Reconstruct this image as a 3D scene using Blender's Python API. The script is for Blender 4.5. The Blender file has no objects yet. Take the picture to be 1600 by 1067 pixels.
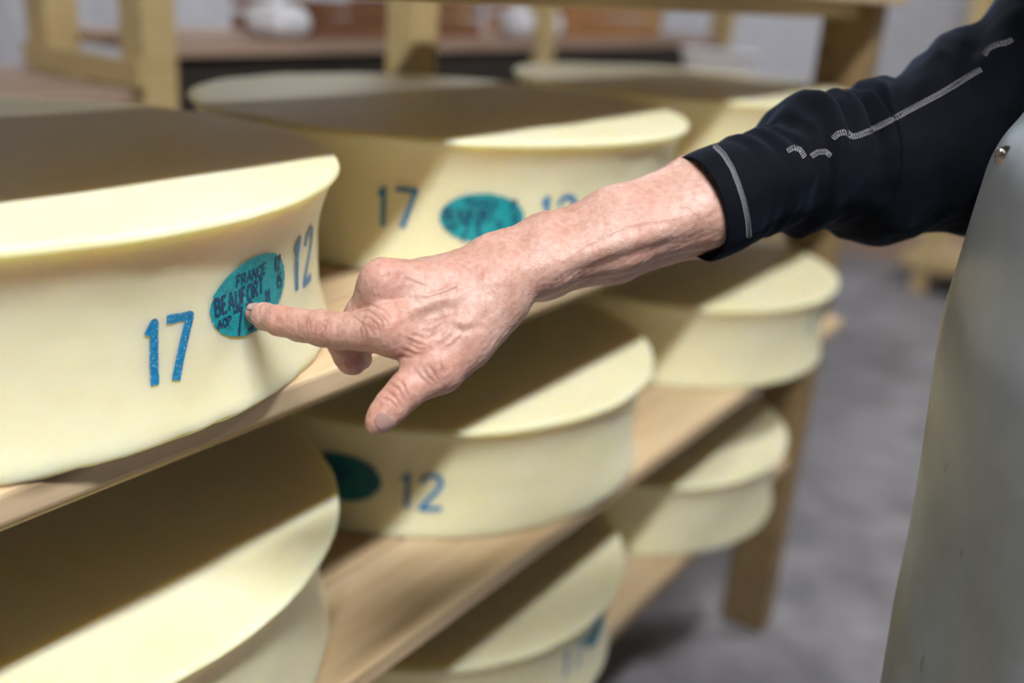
import bpy, bmesh, math, random
import numpy as np
from mathutils import Vector, Matrix
from mathutils.bvhtree import BVHTree

random.seed(7); np.random.seed(7)
scene = bpy.context.scene
COL = scene.collection

# ------------------------------------------------------------------ camera
F_PX, PITCH, ROLL = 1526.62, 0.353619, 0.073913
CAM = np.array([0.0, 0.0, 1.30])
_fw = np.array([0, math.cos(PITCH), -math.sin(PITCH)])
_up0 = np.array([0, math.sin(PITCH), math.cos(PITCH)])
_rt0 = np.array([1.0, 0, 0])
RT = math.cos(ROLL) * _rt0 + math.sin(ROLL) * _up0
UP = -math.sin(ROLL) * _rt0 + math.cos(ROLL) * _up0
FW = _fw
cam_d = bpy.data.cameras.new('camera'); cam = bpy.data.objects.new('camera', cam_d); COL.objects.link(cam)
M = Matrix.Identity(4)
for i in range(3):
    M[i][0], M[i][1], M[i][2], M[i][3] = RT[i], UP[i], -FW[i], CAM[i]
cam.matrix_world = M
cam_d.sensor_width = 36.0
cam_d.lens = F_PX / 1600 * 36.0
cam_d.clip_start = 0.02
cam_d.dof.use_dof = True
cam_d.dof.focus_distance = 0.612
cam_d.dof.aperture_fstop = 2.4
scene.camera = cam
scene.cycles.max_bounces = 6; scene.cycles.diffuse_bounces = 3; scene.cycles.glossy_bounces = 2; scene.cycles.adaptive_threshold = 0.05; scene.cycles.adaptive_min_samples = 12

# ------------------------------------------------------------------ world, exposure
w = bpy.data.worlds.new('world'); scene.world = w; w.use_nodes = True
w.node_tree.nodes['Background'].inputs[0].default_value = (0.80, 0.86, 1.0, 1)
w.node_tree.nodes['Background'].inputs[1].default_value = 0.05
vs = scene.view_settings
vs.view_transform = 'Standard'; vs.look = 'None'; vs.exposure = 0.0; vs.gamma = 1.0
vs.use_curve_mapping = False

# rack frame: a runs along the row of wheels, n points out of the rack to the aisle
ROW_B = np.array([-0.10143, 1.18578])
ROW_D = np.array([0.55532, 0.83164]); ROW_N = np.array([0.83164, -0.55532])
ROW_ANG = math.atan2(ROW_D[1], ROW_D[0])
def rk(a, n, z):
    p = ROW_B + a * ROW_D + n * ROW_N
    return np.array([p[0], p[1], z])

# lamp positions (a, n, z, length, watts); each lamp is built further down with its own light
LAMPS = [(-1.30, 1.42, 3.40, 1.5, 140.0), (2.9, 1.42, 3.40, 1.5, 52.0), (2.2, -1.9, 3.40, 1.5, 54.0)]
LAMP_COL = (0.945, 0.97, 1.0)

# ------------------------------------------------------------------ helpers
def ray(x, y):
    return RT * (x - 800) / F_PX + UP * (533.5 - y) / F_PX + FW
def P(x, y, z):
    """world point lying z metres deep along the lens axis"""
    return CAM + ray(x, y) * z
def Pf(x, y, fy):
    """world point at horizontal forward distance fy"""
    q = ray(x, y); return CAM + q * (fy / q[1])

def catmull(arr, sub):
    arr = np.array(arr, float); out = []
    for i in range(len(arr) - 1):
        p0 = arr[max(i - 1, 0)]; p1 = arr[i]; p2 = arr[i + 1]; p3 = arr[min(i + 2, len(arr) - 1)]
        for k in range(sub):
            t = k / sub
            out.append(.5 * (2 * p1 + (p2 - p0) * t + (2 * p0 - 5 * p1 + 4 * p2 - p3) * t * t + (3 * p1 - p0 - 3 * p2 + p3) * t ** 3))
    out.append(arr[-1]); return np.array(out)

def mesh_from(name, verts, faces, smooth=True):
    me = bpy.data.meshes.new(name)
    verts = np.asarray(verts, dtype=np.float32)
    if isinstance(faces, np.ndarray):
        k = faces.shape[1]
        me.vertices.add(len(verts)); me.vertices.foreach_set('co', verts.ravel())
        me.loops.add(faces.size); me.loops.foreach_set('vertex_index', faces.ravel().astype(np.int32))
        me.polygons.add(len(faces))
        me.polygons.foreach_set('loop_start', np.arange(0, faces.size, k, dtype=np.int32))
        me.polygons.foreach_set('loop_total', np.full(len(faces), k, dtype=np.int32))
        me.update(calc_edges=True)
    else:
        me.from_pydata([tuple(map(float, q)) for q in verts], [], faces)
        me.update()
    if smooth:
        me.polygons.foreach_set('use_smooth', np.ones(len(me.polygons), dtype=bool))
    me.validate()
    return me

def link(name, me, mat=None, parent=None, loc=None, rotz=None):
    o = bpy.data.objects.new(name, me); COL.objects.link(o)
    if mat is not None and me is not None and not me.materials:
        me.materials.append(mat)
    if parent is not None: o.parent = parent
    if loc is not None: o.location = [float(c) for c in loc]
    if rotz is not None: o.rotation_euler[2] = rotz
    return o

def tag(o, label=None, cat=None, group=None, kind=None):
    if label: o['label'] = label
    if cat: o['category'] = cat
    if group: o['group'] = group
    if kind: o['kind'] = kind
    return o

def thing(name, label, cat, loc=(0, 0, 0), rotz=0.0, group=None):
    o = bpy.data.objects.new(name, None); COL.objects.link(o)
    o.empty_display_size = 0.05
    o.location = [float(c) for c in loc]; o.rotation_euler[2] = rotz
    return tag(o, label, cat, group)

def box_mesh(name, x0, x1, y0, y1, z0, z1, bev=0.0):
    bm = bmesh.new()
    bmesh.ops.create_cube(bm, size=1.0)
    for v in bm.verts:
        v.co = Vector(((x0 + x1) / 2 + v.co.x * (x1 - x0), (y0 + y1) / 2 + v.co.y * (y1 - y0), (z0 + z1) / 2 + v.co.z * (z1 - z0)))
    if bev > 0:
        bmesh.ops.bevel(bm, geom=list(bm.edges), offset=bev, segments=2, affect='EDGES', profile=0.6)
    me = bpy.data.meshes.new(name); bm.to_mesh(me); bm.free()
    return me

def lathe(name, prof, seg=96, closed_top=True):
    """prof: list of (r, z) from axis to axis"""
    verts = []; faces = []
    n = len(prof)
    for (r, z) in prof:
        for k in range(seg):
            t = 2 * math.pi * k / seg
            verts.append((r * math.cos(t), r * math.sin(t), z))
    for i in range(n - 1):
        for k in range(seg):
            k2 = (k + 1) % seg
            faces.append((i * seg + k, i * seg + k2, (i + 1) * seg + k2, (i + 1) * seg + k))
    return verts, faces

# ------------------------------------------------------------------ materials
def new_mat(name):
    m = bpy.data.materials.new(name); m.use_nodes = True
    nt = m.node_tree
    return m, nt, nt.nodes['Principled BSDF']
def N(nt, typ, **kw):
    n = nt.nodes.new(typ)
    for k, v in kw.items():
        if k in n.inputs.keys(): n.inputs[k].default_value = v
        else: setattr(n, k, v)
    return n
def L(nt, a, b): nt.links.new(a, b)
def coords(nt, scale=(1, 1, 1), kind='Object'):
    tc = N(nt, 'ShaderNodeTexCoord'); mp = N(nt, 'ShaderNodeMapping'); mp.inputs['Scale'].default_value = scale
    L(nt, tc.outputs[kind], mp.inputs['Vector']); return mp.outputs['Vector']
def ramp(nt, fac, stops):
    r = N(nt, 'ShaderNodeValToRGB')
    els = r.color_ramp.elements
    while len(els) < len(stops): els.new(0.5)
    for e, (p, c) in zip(els, stops): e.position = p; e.color = (*c, 1) if len(c) == 3 else c
    L(nt, fac, r.inputs['Fac']); return r.outputs['Color']
def noise(nt, vec, scale, detail=4, rough=0.55, dist=0.0):
    n = N(nt, 'ShaderNodeTexNoise'); n.inputs['Scale'].default_value = scale; n.inputs['Detail'].default_value = detail
    n.inputs['Roughness'].default_value = rough; n.inputs['Distortion'].default_value = dist
    L(nt, vec, n.inputs['Vector']); return n.outputs['Fac']
def bump(nt, bsdf, h, strength, dist, prev=None):
    b = N(nt, 'ShaderNodeBump'); b.inputs['Strength'].default_value = strength; b.inputs['Distance'].default_value = dist
    L(nt, h, b.inputs['Height'])
    if prev is not None: L(nt, prev, b.inputs['Normal'])
    L(nt, b.outputs['Normal'], bsdf.inputs['Normal']); return b.outputs['Normal']
def mixc(nt, fac, a, b, mode='MIX'):
    m = N(nt, 'ShaderNodeMix'); m.data_type = 'RGBA'; m.blend_type = mode
    for s, v in ((m.inputs[6], a), (m.inputs[7], b)):
        if hasattr(v, 'links'): L(nt, v, s)
        else: s.default_value = (*v, 1)
    if hasattr(fac, 'links'): L(nt, fac, m.inputs[0])
    else: m.inputs[0].default_value = fac
    return m.outputs[2]

def mat_cheese():
    m, nt, b = new_mat('fresh_cheese_rind')
    v = coords(nt)
    n1 = noise(nt, v, 9, 4); n2 = noise(nt, v, 60, 5)
    c = ramp(nt, n1, [(0.25, (0.845, 0.765, 0.45)), (0.55, (0.865, 0.80, 0.535)), (0.8, (0.885, 0.83, 0.60))])
    c = mixc(nt, 0.12, c, ramp(nt, n2, [(0.3, (0.82, 0.71, 0.36)), (0.75, (0.92, 0.87, 0.64))]))
    L(nt, c, b.inputs['Base Color'])
    b.inputs['Roughness'].default_value = 0.46
    b.inputs['Specular IOR Level'].default_value = 0.42
    b.inputs['Subsurface Weight'].default_value = 0.85
    b.inputs['Subsurface Radius'].default_value = (1.0, 0.78, 0.07)
    b.inputs['Subsurface Scale'].default_value = 0.022
    p = bump(nt, b, noise(nt, v, 420, 3), 0.10, 0.0006)
    bump(nt, b, noise(nt, v, 28, 4), 0.12, 0.003, p)
    return m

def mat_flat(name, col, rough=0.5, metal=0.0, spec=0.5):
    m, nt, b = new_mat(name)
    v = coords(nt); n1 = noise(nt, v, 25, 4)
    d = tuple(c * 0.82 for c in col); u = tuple(min(1, c * 1.12) for c in col)
    L(nt, ramp(nt, n1, [(0.3, d), (0.7, u)]), b.inputs['Base Color'])
    b.inputs['Roughness'].default_value = rough; b.inputs['Metallic'].default_value = metal
    b.inputs['Specular IOR Level'].default_value = spec
    return m

def mat_wood(name, light, dark, rough=0.6, scale=1.0):
    m, nt, b = new_mat(name)
    v = coords(nt, (2.2 * scale, 26 * scale, 26 * scale))
    n1 = noise(nt, v, 1.6, 6, 0.6, 0.6)
    v2 = coords(nt, (1.0, 5, 5)); n2 = noise(nt, v2, 3.0, 3)
    c = ramp(nt, n1, [(0.3, dark), (0.5, tuple((a + c) / 2 for a, c in zip(light, dark))), (0.7, light)])
    c = mixc(nt, 0.35, c, ramp(nt, n2, [(0.3, dark), (0.7, light)]))
    # knots
    vo = N(nt, 'ShaderNodeTexVoronoi'); vo.inputs['Scale'].default_value = 1.0
    L(nt, coords(nt, (3.2, 9, 9)), vo.inputs['Vector'])
    kn = ramp(nt, vo.outputs['Distance'], [(0.03, (1, 1, 1)), (0.10, (0, 0, 0))])
    c = mixc(nt, kn, c, tuple(x * 0.55 for x in dark))
    L(nt, c, b.inputs['Base Color']); b.inputs['Roughness'].default_value = rough
    bump(nt, b, n1, 0.25, 0.001)
    return m

def mat_skin():
    m, nt, b = new_mat('skin')
    v = coords(nt)
    at = N(nt, 'ShaderNodeAttribute'); at.attribute_name = 'redness'
    n1 = noise(nt, v, 55, 5); n2 = noise(nt, v, 260, 4); n3 = noise(nt, v, 20, 3)
    base = ramp(nt, n1, [(0.28, (0.47, 0.245, 0.178)), (0.5, (0.565, 0.335, 0.262)), (0.75, (0.65, 0.43, 0.355))])
    c = mixc(nt, at.outputs['Fac'], base, (0.53, 0.185, 0.125))
    c = mixc(nt, 0.25, c, ramp(nt, n2, [(0.35, (0.42, 0.19, 0.13)), (0.6, (0.70, 0.46, 0.37))]))
    c = mixc(nt, ramp(nt, n3, [(0.45, (0, 0, 0)), (0.75, (0.35, 0.35, 0.35))]), c, (0.60, 0.27, 0.20))
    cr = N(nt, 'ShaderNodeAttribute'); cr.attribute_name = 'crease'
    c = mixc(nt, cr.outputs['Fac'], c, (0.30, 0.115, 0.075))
    L(nt, c, b.inputs['Base Color'])
    b.inputs['Roughness'].default_value = 0.47
    b.inputs['Specular IOR Level'].default_value = 0.42
    b.inputs['Subsurface Weight'].default_value = 0.18
    b.inputs['Subsurface Radius'].default_value = (1.0, 0.36, 0.2)
    b.inputs['Subsurface Scale'].default_value = 0.004
    vo = N(nt, 'ShaderNodeTexVoronoi'); vo.feature = 'DISTANCE_TO_EDGE'; vo.inputs['Scale'].default_value = 560
    L(nt, v, vo.inputs['Vector'])
    p = bump(nt, b, vo.outputs['Distance'], 0.35, 0.0006)
    p = bump(nt, b, noise(nt, v, 330, 4), 0.4, 0.0008, p)
    bump(nt, b, noise(nt, v, 110, 4), 0.30, 0.002, p)
    return m

def mat_cloth():
    m, nt, b = new_mat('navy_black_jersey')
    v = coords(nt)
    n1 = noise(nt, v, 30, 4)
    L(nt, ramp(nt, n1, [(0.3, (0.0018, 0.0024, 0.0042)), (0.7, (0.0032, 0.0044, 0.0080))]), b.inputs['Base Color'])
    b.inputs['Roughness'].default_value = 0.85
    b.inputs['Specular IOR Level'].default_value = 0.12
    b.inputs['Sheen Weight'].default_value = 0.13
    b.inputs['Sheen Roughness'].default_value = 0.4
    b.inputs['Sheen Tint'].default_value = (0.30, 0.42, 0.75, 1)
    wv = N(nt, 'ShaderNodeTexWave'); wv.inputs['Scale'].default_value = 260
    L(nt, v, wv.inputs['Vector'])
    p = bump(nt, b, wv.outputs['Fac'], 0.10, 0.0005)
    bump(nt, b, noise(nt, v, 500, 3), 0.25, 0.0005, p)
    return m

def mat_apron():
    m, nt, b = new_mat('grey_white_vinyl')
    v = coords(nt)
    n1 = noise(nt, v, 7, 4); n2 = noise(nt, v, 30, 5)
    c = ramp(nt, n1, [(0.3, (0.345, 0.40, 0.455)), (0.7, (0.47, 0.535, 0.605))])
    c = mixc(nt, 0.3, c, ramp(nt, n2, [(0.35, (0.28, 0.325, 0.355)), (0.7, (0.47, 0.54, 0.605))]))
    sp = ramp(nt, noise(nt, coords(nt, (60, 60, 30)), 1.0, 2), [(0.74, (0, 0, 0)), (0.80, (0.6, 0.6, 0.6))])
    c = mixc(nt, sp, c, (0.20, 0.18, 0.14))
    L(nt, c, b.inputs['Base Color'])
    b.inputs['Roughness'].default_value = 0.34
    b.inputs['Specular IOR Level'].default_value = 0.45
    b.inputs['Subsurface Weight'].default_value = 0.1
    b.inputs['Subsurface Scale'].default_value = 0.01
    bump(nt, b, noise(nt, v, 14, 4), 0.15, 0.006)
    return m

def mat_ink(name, col, gap):
    m, nt, b = new_mat(name)
    v = coords(nt)
    n1 = noise(nt, v, 900, 3); n2 = noise(nt, v, 240, 4)
    c = ramp(nt, n2, [(0.3, tuple(x * 0.75 for x in col)), (0.7, tuple(min(1, x * 1.25) for x in col))])
    sp = ramp(nt, n1, [(gap, (0, 0, 0)), (gap + 0.05, (0.75, 0.75, 0.75))])
    c = mixc(nt, sp, c, (0.55, 0.68, 0.55))
    L(nt, c, b.inputs['Base Color'])
    b.inputs['Roughness'].default_value = 0.5
    bump(nt, b, n1, 0.3, 0.0006)
    return m

def mat_floor():
    m, nt, b = new_mat('worn_concrete')
    v = coords(nt)
    n1 = noise(nt, v, 1.6, 6, 0.6, 0.5); n2 = noise(nt, v, 7, 6); n3 = noise(nt, v, 90, 4)
    c = ramp(nt, n1, [(0.28, (0.085, 0.081, 0.088)), (0.5, (0.25, 0.237, 0.255)), (0.72, (0.39, 0.365, 0.39))])
    c = mixc(nt, 0.4, c, ramp(nt, n2, [(0.32, (0.08, 0.076, 0.076)), (0.7, (0.42, 0.395, 0.41))]))
    c = mixc(nt, 0.15, c, ramp(nt, n3, [(0.3, (0.08, 0.08, 0.08)), (0.7, (0.4, 0.4, 0.4))]))
    sp = ramp(nt, noise(nt, v, 5.5, 2), [(0.70, (0, 0, 0)), (0.74, (0.6, 0.6, 0.6))])
    c = mixc(nt, sp, c, (0.50, 0.46, 0.40))
    L(nt, c, b.inputs['Base Color'])
    L(nt, ramp(nt, n2, [(0.3, (0.28,) * 3), (0.7, (0.6,) * 3)]), b.inputs['Roughness'])
    bump(nt, b, n2, 0.2, 0.004)
    return m

def mat_emit(name, col, s):
    m, nt, b = new_mat(name)
    b.inputs['Base Color'].default_value = (*col, 1)
    b.inputs['Emission Color'].default_value = (*col, 1); b.inputs['Emission Strength'].default_value = s
    return m

M_CHEESE = mat_cheese()
M_AGED = mat_flat('aged_pink_rind', (0.46, 0.29, 0.22), 0.8)
M_BLUE = mat_ink('blue_ink', (0.006, 0.205, 0.41), 0.60)
M_TEAL = mat_ink('teal_ink', (0.006, 0.30, 0.335), 0.64)
M_TEALD = mat_ink('dark_teal_ink', (0.004, 0.135, 0.15), 0.7)
M_NAVY = mat_ink('navy_ink', (0.006, 0.055, 0.12), 0.66)
M_WOOD = mat_wood('pale_spruce', (0.71, 0.54, 0.34), (0.50, 0.335, 0.17))
M_POST = mat_wood('yellow_spruce', (0.62, 0.47, 0.235), (0.48, 0.335, 0.14))
M_ENDPOST = mat_wood('shade_darkened_post', (0.35, 0.235, 0.11), (0.19, 0.12, 0.05))  # wood colour darkened to carry the shade on the end post
M_BROWN = mat_wood('pinkish_board', (0.47, 0.33, 0.25), (0.33, 0.21, 0.15))
M_DARK = mat_wood('shade_dark_board', (0.035, 0.026, 0.018), (0.015, 0.011, 0.008), 0.8)  # near-black, puts the shade behind and below the shelves into colour
M_ORANGE = mat_wood('orange_brown_crate', (0.50, 0.25, 0.09), (0.31, 0.14, 0.05))
M_CRATE = mat_wood('red_brown_crate', (0.30, 0.13, 0.055), (0.19, 0.08, 0.035))
M_SKIN = mat_skin()
M_NAIL = mat_flat('nail', (0.60, 0.39, 0.31), 0.32)
M_TNAIL = mat_flat('thumb_nail', (0.44, 0.265, 0.22), 0.35)
M_CLOTH = mat_cloth()
M_THREAD = mat_flat('grey_thread', (0.36, 0.345, 0.37), 0.8)
M_APRON = mat_apron()
M_STEEL = mat_flat('dull_steel', (0.42, 0.38, 0.35), 0.25, 1.0)
M_TROUSER = mat_flat('dark_trouser_cloth', (0.03, 0.035, 0.05), 0.9)
M_BOOT = mat_flat('white_rubber', (0.7, 0.7, 0.68), 0.5)
M_WALL = mat_flat('pale_grey_plaster', (0.58, 0.575, 0.61), 0.9)
M_CEIL = mat_flat('grey_ceiling_paint', (0.20, 0.20, 0.20), 0.9)
M_FLOOR = mat_floor()
M_WHITE = mat_flat('white_cloth', (0.78, 0.77, 0.80), 0.9)
M_PLASTIC = mat_flat('white_plastic', (0.74, 0.72, 0.75), 0.4)
M_LAMP = mat_flat('white_enamel', (0.8, 0.8, 0.8), 0.4)
M_TUBE = mat_emit('lit_tube', LAMP_COL, 6.0)

# ------------------------------------------------------------------ room shell
def slab(name, x0, x1, y0, y1, z0, z1, mat):
    o = link(name, box_mesh(name, x0, x1, y0, y1, z0, z1), mat)
    o['kind'] = 'structure'; return o
# the room is square to the racks: build it in the rack frame
def rslab(name, a0, a1, n0, n1, z0, z1, mat):
    o = link(name, box_mesh(name, a0, a1, -n1, -n0, z0, z1), mat, None, (ROW_B[0], ROW_B[1], 0), ROW_ANG)
    o['kind'] = 'structure'; return o
A0, A1, N0, N1, HC = -6.0, 4.6, -2.9, 5.5, 3.50
rslab('floor', A0, A1, N0, N1, -0.1, 0.0, M_FLOOR)
rslab('ceiling', A0, A1, N0, N1, HC, HC + 0.1, M_CEIL)
rslab('wall_back', A1, A1 + 0.1, N0, N1, 0, HC, M_WALL)
rslab('wall_front', A0 - 0.1, A0, N0, N1, 0, HC, M_WALL)
rslab('wall_left', A0, A1, N0 - 0.1, N0, 0, HC, M_WALL)
rslab('wall_right', A0, A1, N1, N1 + 0.1, 0, HC, M_WALL)
rslab('baseboard_back', A1 - 0.03, A1, N0, N1, 0, 0.16, M_BROWN)

# ------------------------------------------------------------------ ceiling lamps
def tube_lamp(a, n, z, ln, watts, label):
    p = rk(a, n, z)
    r = thing('tube_lamp', label, 'lamp', (p[0], p[1], z), ROW_ANG, 'ceiling tube lamps')
    link('housing', box_mesh('housing', -ln / 2 - .04, ln / 2 + .04, -0.075, 0.075, 0.02, HC - z, 0.006), M_LAMP, r)
    for s in (-1, 1):
        vv, ff = lathe('tube', [(0.0001, -ln / 2), (0.013, -ln / 2), (0.013, ln / 2), (0.0001, ln / 2)], 16)
        vv = [(q[2], q[0] + s * 0.04, q[1] + 0.005) for q in vv]
        link('tube', mesh_from('tube', vv, ff), M_TUBE, r)
    ld = bpy.data.lights.new('lamp_light', 'AREA'); ld.shape = 'RECTANGLE'; ld.size = ln; ld.size_y = 0.17
    ld.energy = watts; ld.color = LAMP_COL
    lo = bpy.data.objects.new('lamp_light', ld); COL.objects.link(lo); lo.parent = r; lo.location = (0, 0, -0.012)
    return r
for q, lb in zip(LAMPS, ('twin tube ceiling lamp over the aisle beside the cheese maker', 'twin tube ceiling lamp at the far end of the aisle',
                         'twin tube ceiling lamp above the rear rack by the left wall')):
    tube_lamp(*q, lb)

# ------------------------------------------------------------------ cheese wheels
WR, WH = 0.29, 0.1341
Z_TOP1 = CAM[2] - 0.1400
LEVEL = 0.29906
def w_prof(s):
    s = np.asarray(s, float)
    return np.where(s < .52, .2725 + .0175 * (np.abs(s - .52) / .52) ** 2.6, .2725 + .0105 * (np.abs(s - .52) / .48) ** 2.4)

def sin_noise(V, scale, seed, n=10):
    rs = np.random.RandomState(seed)
    out = np.zeros(len(V))
    for _ in range(n):
        k = rs.normal(size=3); k /= np.linalg.norm(k); k *= rs.uniform(.6, 1.6) * 2 * math.pi / scale
        out += np.sin(V @ k + rs.uniform(0, 6.28))
    return out / math.sqrt(n)

def wheel_mesh(seed):
    pr = [(0.0004, WH - .0022), (0.03, WH - .0022), (0.08, WH - .002), (0.14, WH - .0016), (0.20, WH - .001), (0.25, WH - .0004), (0.272, WH), (0.280, WH - .0001)]
    f = 0.0042
    for k in range(1, 7):
        t = math.pi / 2 * k / 6 * 1.12
        pr.append((WR - f + f * math.sin(t) - 0.0008, WH - f + f * math.cos(t)))
    z_end = pr[-1][1]
    r_end = pr[-1][0]
    ns = 30
    for k in range(1, ns + 1):
        s = (WH - z_end) / WH + (1 - 0.03 - (WH - z_end) / WH) * k / ns
        pr.append((min(float(w_prof(s)), r_end), WH * (1 - s)))
    rb, zb = pr[-1]
    for k in range(1, 5):
        t = math.pi / 2 * k / 4
        pr.append((rb - 0.004 * (1 - math.cos(t)), zb * (1 - math.sin(t))))
    pr += [(0.2, 0.0), (0.0004, 0.0)]
    vv, ff = lathe('w', pr, 200)
    V = np.array(vv)
    nz = sin_noise(V, 0.07, seed) * 0.0005 + sin_noise(V, 0.02, seed + 1) * 0.00016
    rad = np.hypot(V[:, 0], V[:, 1]); 
    side = np.clip((rad - 0.26) / 0.01, 0, 1)
    u = V[:, :2] / np.maximum(rad, 1e-6)[:, None]
    V[:, 0] += u[:, 0] * nz * side; V[:, 1] += u[:, 1] * nz * side
    # ragged lower edge
    low = np.clip(1 - V[:, 2] / 0.008, 0, 1) * side
    rg = np.abs(sin_noise(V, 0.012, seed + 3)) * 0.0016
    V[:, 0] -= u[:, 0] * rg * low; V[:, 1] -= u[:, 1] * rg * low
    top = (V[:, 2] > WH - .003)
    V[:, 2] += np.where(top, sin_noise(V * [1, 1, 0], 0.16, seed + 2) * 0.0006, 0)
    return mesh_from('wheel_body', V, [tuple(reversed(q)) for q in ff])

WHEEL_MESHES = [wheel_mesh(s) for s in (1, 21, 41)]

# stroke letters (unit height; x advances right, y up)
GLYPH = {
 '1': (0.40, [[(0.12, .80), (.27, .985), (.27, 0)]]),
 '7': (0.62, [[(0.0, 1), (.62, 1), (.22, 0)]]),
 '2': (0.58, [[(.03, .74), (.08, .92), (.28, 1), (.50, .92), (.54, .72), (.42, .5), (.18, .22), (.02, 0), (.58, 0)]]),
 '3': (0.55, [[(.02, 1), (.5, 1), (.24, .6), (.48, .48), (.52, .22), (.34, .0), (.0, .06)]]),
 '5': (0.5, [[(.48, 1), (.08, 1), (.06, .58), (.32, .6), (.48, .4), (.44, .1), (.2, 0), (.0, .08)]]),
 'F': (0.46, [[(0, 0), (0, 1), (.46, 1)], [(0, .52), (.38, .52)]]),
 'R': (0.52, [[(0, 0), (0, 1), (.36, 1), (.5, .84), (.46, .6), (.32, .5), (0, .5)], [(.26, .5), (.52, 0)]]),
 'A': (0.60, [[(0, 0), (.3, 1), (.6, 0)], [(.12, .36), (.48, .36)]]),
 'N': (0.54, [[(0, 0), (0, 1), (.54, 0), (.54, 1)]]),
 'C': (0.54, [[(.52, .84), (.36, 1), (.14, .96), (0, .7), (0, .3), (.14, .04), (.36, 0), (.52, .16)]]),
 'E': (0.46, [[(.46, 1), (0, 1), (0, 0), (.46, 0)], [(0, .52), (.38, .52)]]),
 'B': (0.52, [[(0, 0), (0, 1), (.34, 1), (.46, .86), (.42, .6), (.3, .53), (0, .53)], [(.3, .53), (.5, .42), (.5, .14), (.36, 0), (0, 0)]]),
 'U': (0.52, [[(0, 1), (0, .22), (.14, 0), (.38, 0), (.52, .22), (.52, 1)]]),
 'O': (0.58, [[(.29, 1), (.08, .9), (0, .6), (0, .4), (.08, .1), (.29, 0), (.5, .1), (.58, .4), (.58, .6), (.5, .9), (.29, 1)]]),
 'T': (0.52, [[(0, 1), (.52, 1)], [(.26, 1), (.26, 0)]]),
 'P': (0.5, [[(0, 0), (0, 1), (.36, 1), (.5, .82), (.46, .58), (.32, .48), (0, .48)]]),
 'S': (0.5, [[(.48, .86), (.3, 1), (.08, .94), (.04, .7), (.2, .54), (.42, .42), (.48, .18), (.3, 0), (.02, .1)]]),
}
def strokes(text, u0, v0, h, wx=1.0, gap=0.22, rot=0.0):
    """polylines in metres on the unrolled side; (u0, v0) = left foot"""
    out = []; x = 0.0; c, s = math.cos(rot), math.sin(rot)
    for ch in text:
        wd, pl = GLYPH[ch]
        for line in pl:
            out.append([(u0 + c * (x + px * wx) * h - s * py * h, v0 + s * (x + px * wx) * h + c * py * h) for px, py in line])
        x += wd * wx + gap
    return out
def text_width(text, h, wx=1.0, gap=0.22):
    return (sum(GLYPH[c][0] * wx + gap for c in text) - gap) * h

def ribbon(lines, width):
    V = []; Fc = []
    for line in lines:
        pts = [np.array(q) for q in line]
        for p, q in zip(pts[:-1], pts[1:]):
            d = q - p; ln = np.linalg.norm(d); 
            if ln < 1e-7: continue
            d /= ln; nn = np.array([-d[1], d[0]]) * width / 2
            k = max(1, int(ln / 0.004)); b0 = len(V)
            for i in range(k + 1):
                c = p + d * ln * i / k
                j = 1 + 0.08 * math.sin(37 * (c[0] + c[1]) * 60)
                V += [c + nn * j, c - nn * j]
            for i in range(k): Fc.append((b0 + 2 * i, b0 + 2 * i + 1, b0 + 2 * i + 3, b0 + 2 * i + 2))
        for p in pts[1:-1]:
            b0 = len(V); 
            for i in range(8): V.append(p + width / 2 * np.array([math.cos(i * math.pi / 4), math.sin(i * math.pi / 4)]))
            Fc.append(tuple(range(b0, b0 + 8)))
    return np.array(V), Fc
def oval(w, h, rot=0.0, u=0.0, v=0.0, seed=0):
    V = [np.array([0., 0.])]; Fc = []; seg = 72; rings = 9
    rs = np.random.RandomState(seed); jit = 1 + rs.normal(size=seg) * 0.008
    for r in range(1, rings + 1):
        for k in range(seg):
            t = 2 * math.pi * k / seg; q = r / rings * (jit[k] if r == rings else 1)
            V.append(np.array([w / 2 * q * math.cos(t), h / 2 * q * math.sin(t)]))
    for k in range(seg): Fc.append((0, 1 + k, 1 + (k + 1) % seg))
    for r in range(rings - 1):
        for k in range(seg):
            k2 = (k + 1) % seg; b = 1 + r * seg
            Fc.append((b + k, b + seg + k, b + seg + k2, b + k2))
    V = np.array(V); c, s = math.cos(rot), math.sin(rot)
    return np.stack([u + c * V[:, 0] - s * V[:, 1], v + s * V[:, 0] + c * V[:, 1]], 1), Fc
def on_side(name, VF, th0, off, mat, parent):
    """roll flat (u = arc, v = height above the wheel's base) onto the concave side"""
    V, Fc = VF
    r = w_prof(1 - V[:, 1] / WH) + off
    th = th0 + V[:, 0] / 0.2735
    return link(name, mesh_from(name, np.stack([r * np.cos(th), r * np.sin(th), V[:, 1]], 1), Fc), mat, parent)

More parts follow.
